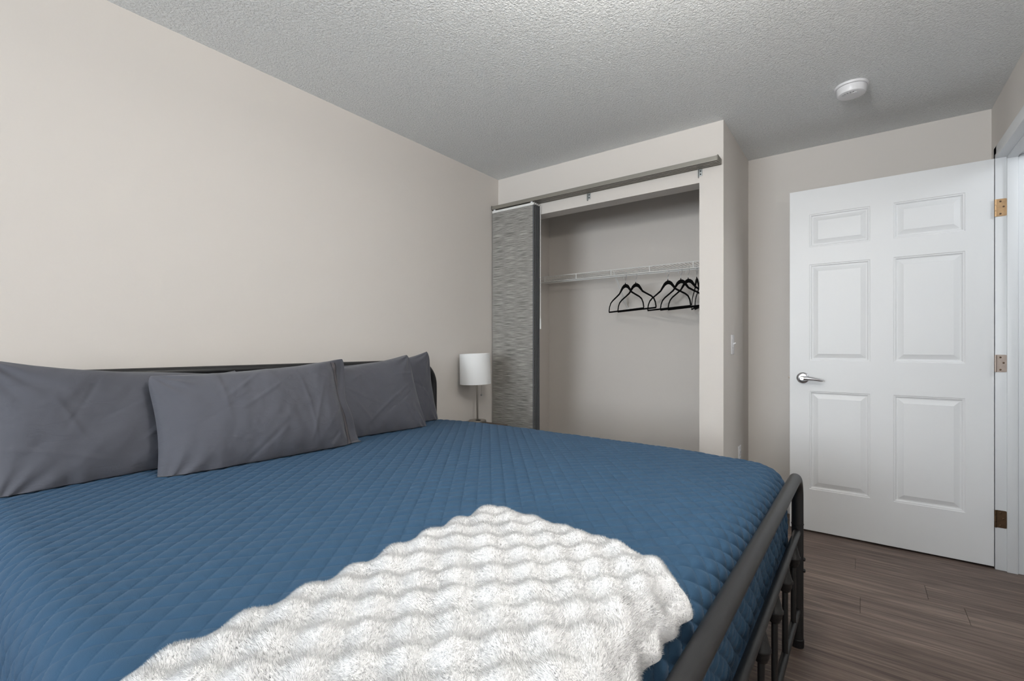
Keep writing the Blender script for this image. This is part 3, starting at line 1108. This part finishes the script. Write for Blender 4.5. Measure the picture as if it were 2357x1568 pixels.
# ------------------------------------------------------------------ closet: wire shelf
SHY, SHZT, SHZB = 3.298, 1.686, 1.644
shelf = thing('wire_shelf', 'white ventilated wire shelf across the closet', 'shelf', (-1.5, YB, SHZT))
sx0, sx1 = XL + .002 + 1.5, XC - .107 + 1.5
yf = SHY - YB
f = MB()
f.tube([(sx0, yf, 0), (sx1, yf, 0)], .0037, 10)
f.build('front_wire', M_WIRE, shelf, smooth=60)
MB().tube([(sx0, yf, SHZB - SHZT), (sx1, yf, SHZB - SHZT)], .0040, 10).build('front_wire', M_WIRE, shelf, smooth=60)
MB().tube([(sx0, -.012, -.004), (sx1, -.012, -.004)], .0030, 10).build('back_wire', M_WIRE, shelf, smooth=60)
MB().tube([(sx0, yf * .5, -.005), (sx1, yf * .5, -.005)], .0028, 10).build('mid_wire', M_WIRE, shelf, smooth=60)
MB().tube([(sx0, yf + .022, SHZB - SHZT - .006), (sx1, yf + .022, SHZB - SHZT - .006)], .0055, 12).build('hang_rod', M_WIRE, shelf, smooth=60)
for xx in (-2.108, -1.813, -1.514, -1.216, -.912):
    MB().tube([(xx + 1.5, yf, 0), (xx + 1.5, yf, SHZB - SHZT)], .0042, 10).build('lip_post', M_WIRE, shelf, smooth=60)
d = MB()
xx = sx0 + .01
while xx < sx1:
    d.tube([(xx, -.004, 0), (xx, yf, 0)], .0014, 6)
    xx += 0.0254
dk = d.build('deck_wires', M_WIRE, shelf, smooth=60)
dk['kind'] = 'stuff'
br = MB().tube([(0.0, yf + .01, -.010), (-.004, -.010, -.268)], .0065, 8, flat=0.5).build('brace', M_WIRE, shelf)
MB().box(-.016, .008, -.006, -.0, -.300, -.262).build('brace_foot', M_WIRE, br, bevel=0.001)
MB().lathe([(.0045, 0), (.0045, -.002)], (-.004, -.006, -.287), 12, 'y').build('screw', M_DARK, br)


# ------------------------------------------------------------------ velvet hangers
def hanger_meshes():
    arm = [(-.222, -.160), (-.224, -.150), (-.217, -.120), (-.200, -.092), (-.172, -.073), (-.120, -.050), (-.078, -.030), (-.056, -.008), (-.035, .012), (-.015, .021), (0, .023)]
    rr = [.0062, .0062, .0062, .0062, .0062, .0064, .0074, .0098, .0122, .0138, .0142]
    full = arm + [(-x_, z_) for x_, z_ in reversed(arm[:-1])]
    rf = rr + list(reversed(rr[:-1]))
    m1 = MB().tube([(x_, 0, z_) for x_, z_ in full], rf, 10, flat=1.0, flat_axis=(0, 1, 0))
    # flatten across
    m1.v = [(x_, y_ * .45, z_) for x_, y_, z_ in m1.v]
    body = m1.build('shoulders', M_VELVET, smooth=60, mesh_only=True)
    m2 = MB().tube([(-.224, 0, -.160), (.224, 0, -.160)], .0058, 10)
    m2.v = [(x_, y_ * .45, z_) for x_, y_, z_ in m2.v]
    bar = m2.build('trouser_bar', M_VELVET, smooth=60, mesh_only=True)
    hk = [(0, 0, .020), (0, 0, .060), (.004, 0, .070), (.010, 0, .078), (.014, 0, .088)] + \
        [(-.005 + .019 * math.cos(a_), 0, .090 + .019 * math.sin(a_)) for a_ in [R(x_) for x_ in range(0, 190, 18)]] + [(-.026, 0, .082)]
    hook = MB().tube(hk, .0016, 8).build('hook', M_NICKEL, smooth=60, mesh_only=True)
    tip = MB().lathe([(.006, .026), (.004, .036), (.0018, .046)], (0, 0, 0), 12).build('neck_tip', M_VELVET, smooth=60, mesh_only=True)
    return body, bar, hook, tip


hm = hanger_meshes()
hanger_specs = [(-1.409, -33, 'black velvet hanger farthest left on the closet wire shelf'),
                (-1.328, -31, 'black velvet hanger second from the left on the closet shelf'),
                (-1.092, -32, 'black velvet hanger third from left, just right of the gap'),
                (-1.002, -34, 'black velvet hanger fourth from left on the closet shelf'),
                (-0.952, -36, 'black velvet hanger fifth from left on the closet shelf'),
                (-0.895, -66, 'black velvet hanger seen nearly edge-on, left of the rightmost one'),
                (-0.868, -65, 'black velvet hanger at far right, mostly cut off by the closet wall')]
for hx_, ang_, lab in hanger_specs:
    hgr = thing('clothes_hanger', lab, 'hanger', (hx_, SHY + .022, SHZB - .006 - .0995), R(ang_), 'velvet hangers on the closet shelf')
    for nm, me in zip(('shoulders', 'trouser_bar', 'hook', 'neck_tip'), hm):
        link(nm, me, hgr)

# low black rack on the closet floor, its rail tops just clear of the bed
rack = thing('folding_rack', 'low black folding rack in the closet, rail tops peeking over the bed', 'rack', (-1.71, 3.20, 0))
for xx in (-.302, .302):
    rl = MB().tube([(xx, -.20, .372), (xx, .20, .372)], .012, 16).build('rail', M_BLACK_PL, rack, smooth=50)
    MB().lathe([(.010, .370), (.0175, .392), (.0185, .404), (.015, .416), (.006, .4235)], (xx, .0, 0), 20).build('knob', M_BLACK_PL, rl)
for yy in (-.17, .17):
    for s_ in (-1, 1):
        MB().tube([(s_ * .30, yy + .008 * s_, .365), (-s_ * .30, yy + .008 * s_, .008)], .008, 10).build('leg', M_BLACK_PL, rack)

# ------------------------------------------------------------------ table lamp on a nightstand
NS_Z = 0.585
ns = thing('nightstand', 'small dark wooden nightstand hidden behind the bed under the lamp', 'nightstand', (-2.06, 2.44, 0))
MB().box(-.16, .16, -.20, .072, NS_Z - .022, NS_Z).build('top', M_WOOD_DARK, ns, bevel=0.003)
MB().box(-.15, .145, -.19, .062, .12, NS_Z - .022).build('body', M_WOOD_DARK, ns, bevel=0.002)
dr = MB().box(.145, .160, -.185, .057, .35, NS_Z - .03).build('drawer', M_WOOD_DARK, ns, bevel=0.002)
MB().lathe([(.006, 0), (.006, .010), (.013, .016), (.012, .024)], (.160, -.064, .45), 16, 'x').build('knob', M_NICKEL, dr)
for sx_ in (-.13, .125):
    for sy_ in (-.17, .042):
        MB().box(sx_ - .015, sx_ + .015, sy_ - .015, sy_ + .015, 0, .12).build('leg', M_WOOD_DARK, ns)
lamp = thing('table_lamp', 'slim nickel table lamp with white drum shade on the nightstand', 'lamp', (-2.105, 2.440, NS_Z))
lb = MB().lathe([(.060, 0), (.060, .016), (.056, .021), (.010, .023), (.007, .026)], (0, 0, 0), 40).build('base', M_NICKEL_DK, lamp)
MB().box(.008, .036, -.030, -.006, .0225, .0250).build('base_socket', M_DARK, lb)
MB().tube([(0, 0, .020), (-.004, -.004, .360)], .0065, 18).build('stem', M_NICKEL_DK, lamp)
zs0, zs1 = .268, .474
sh = MB().lathe([(.1035, zs0), (.105, zs0 - .0005), (.1065, zs0), (.1065, zs0 + .003), (.1045, zs1 - .003), (.1045, zs1), (.1025, zs1), (.1015, zs1 - .003), (.1035, zs0 + .003)], (-.004, -.004, 0), 64, caps=False)
k_ = 64 * 8
sh.f += [(k_ + i, k_ + (i + 1) % 64, (i + 1) % 64, i) for i in range(64)]
sho = sh.build('shade', M_SHADE, lamp, smooth=40)
sho.rotation_euler = (0.02, -0.02, 0)
for a_ in (0, 120, 240):
    MB().tube([(-.004, -.004, .40), (-.004 + .102 * math.cos(R(a_)), -.004 + .102 * math.sin(R(a_)), .455)], .0015, 6).build('spider_arm', M_NICKEL_DK, sho)
ch = MB().tube([(.022, .016, .340), (.022, .016, .195)], .0009, 6).build('pull_chain', M_NICKEL_DK, lamp)
MB().lathe([(.0015, -.006), (.005, -.003), (.006, .001), (.004, .006), (.001, .009)], (.022, .016, .190), 14).build('chain_ball', M_NICKEL, ch)

# ------------------------------------------------------------------ switch, outlet, smoke detector
def plate(name, label, cat, yc, zc, toggle):
    o = thing(name, label, cat, (XC, yc, zc))
    MB().box(0, .006, -.036, .036, -.059, .059).build('cover_plate', M_PLASTIC, o, bevel=0.002)
    if toggle:
        MB().box(.006, .008, -.006, .006, -.013, .013).build('toggle_slot', M_PLASTIC, o)
        MB().tube([(.006, 0, .002), (.021, 0, .010)], [.0048, .0036], 10).build('toggle', M_PLASTIC, o)
    else:
        for zz in (-.021, .021):
            rcp = MB().lathe([(.016, 0), (.016, .0025)], (.006, 0, zz), 24, 'x').build('receptacle', M_PLASTIC, o)
            for yy in (-.006, .006):
                MB().box(.0084, .0088, yy - .001, yy + .001, zz - .005, zz + .004).build('slot', M_DARK, rcp)
    for zz in ((-.030, .030) if toggle else (0,)):
        MB().lathe([(.003, 0), (.003, .001)], (.006, 0, zz), 10, 'x').build('screw', M_PLASTIC, o)
    return o


plate('light_switch', 'white toggle light switch on the closet side wall', 'light switch', 3.085, 1.120, True)
plate('wall_outlet', 'white wall outlet low on the closet side wall', 'outlet', 3.290, 0.412, False)

sd = thing('smoke_detector', 'round white smoke detector on the ceiling near the door', 'smoke detector', (-0.035, 2.870, HC))
MB().lathe([(.060, -.012), (.069, -.010), (.071, -.004), (.071, 0)], (0, 0, 0), 48).build('mounting_plate', M_PLASTIC, sd)
MB().lathe([(.034, -.046), (.050, -.0455), (.057, -.043), (.0605, -.036), (.062, -.020), (.063, -.012)], (0, 0, 0), 48).build('housing', M_PLASTIC, sd)
MB().lathe([(.0625, -.0125), (.0635, -.0115)], (0, 0, 0), 48, caps=False).build('vent_gap', M_VENT, sd)
for k in range(5):
    a_ = R(-150 + k * 18)
    MB().box(-.006, .006, -.0012, .0012, -.0466, -.0455).build('vent_slot', M_VENT, sd)
    o_ = sd.children[-1]
    o_.location = (.038 * math.cos(a_), .038 * math.sin(a_), 0)
    o_.rotation_euler = (0, 0, a_)
MB().lathe([(.012, -.048), (.013, -.046)], (0.012, -.018, 0), 20).build('test_button', M_PLASTIC, sd)

# ------------------------------------------------------------------ the room's ceiling lamp (just above the frame)
LX, LY = -0.28, 0.82
cl = thing('ceiling_lamp', 'semi flush bowl ceiling lamp over the middle of the bed', 'lamp', (LX, LY, HC))
MB().lathe([(.060, -.020), (.065, -.018), (.065, 0)], (0, 0, 0), 40).build('canopy', M_PLASTIC, cl)
MB().tube([(0, 0, -.02), (0, 0, -.305)], .008, 12).build('stem', M_NICKEL, cl)
lm, nt_, b_ = new_mat('lit_glass')
b_.inputs['Base Color'].default_value = (0.9, 0.88, 0.84, 1)
b_.inputs['Emission Color'].default_value = (1.0, 0.92, 0.82, 1)
b_.inputs['Emission Strength'].default_value = 3.0
MB().lathe([(.004, -.315), (.040, -.312), (.090, -.300), (.125, -.282), (.150, -.255), (.147, -.255), (.122, -.278), (.088, -.295), (.040, -.306), (.004, -.309)], (0, 0, 0), 40, caps=False).build('glass_bowl', lm, cl)
for nm, z_, up, pw in (('uplight', HC - .262, True, 29), ('downlight', HC - .400, False, 36)):  # the bowl's uplight is added to brighten the ceiling
    ld = bpy.data.lights.new(nm, 'AREA' if up else 'POINT')
    if up:
        ld.shape = 'DISK'
        ld.size = 0.24
    else:
        ld.shadow_soft_size = 0.07
    ld.energy = pw
    ld.color = (1.0, 0.965, 0.915)
    lo = bpy.data.objects.new(nm, ld)
    COL.objects.link(lo)
    lo.location = (LX, LY, z_)
    lo.rotation_euler = (R(180), 0, 0) if up else (0, 0, 0)

# unseen hall lamp, added to throw more light on the closet side wall
hl = thing('hall_fill_lamp', 'added unseen hall lamp beyond the doorway, brightening the closet side wall', 'lamp', (XR + 0.75, 2.75, HC))
MB().lathe([(.020, -.070), (.070, -.064), (.105, -.045), (.120, -.015), (.122, 0)], (0, 0, 0), 32).build('glass_bowl', lm, hl)
hd = bpy.data.lights.new('hall_fill', 'POINT')
hd.energy = 16
hd.color = (0.90, 0.95, 1.0)
hd.shadow_soft_size = 0.10
ho = bpy.data.objects.new('hall_fill', hd)
COL.objects.link(ho)
ho.location = (XR + 0.75, 2.75, HC - 0.20)
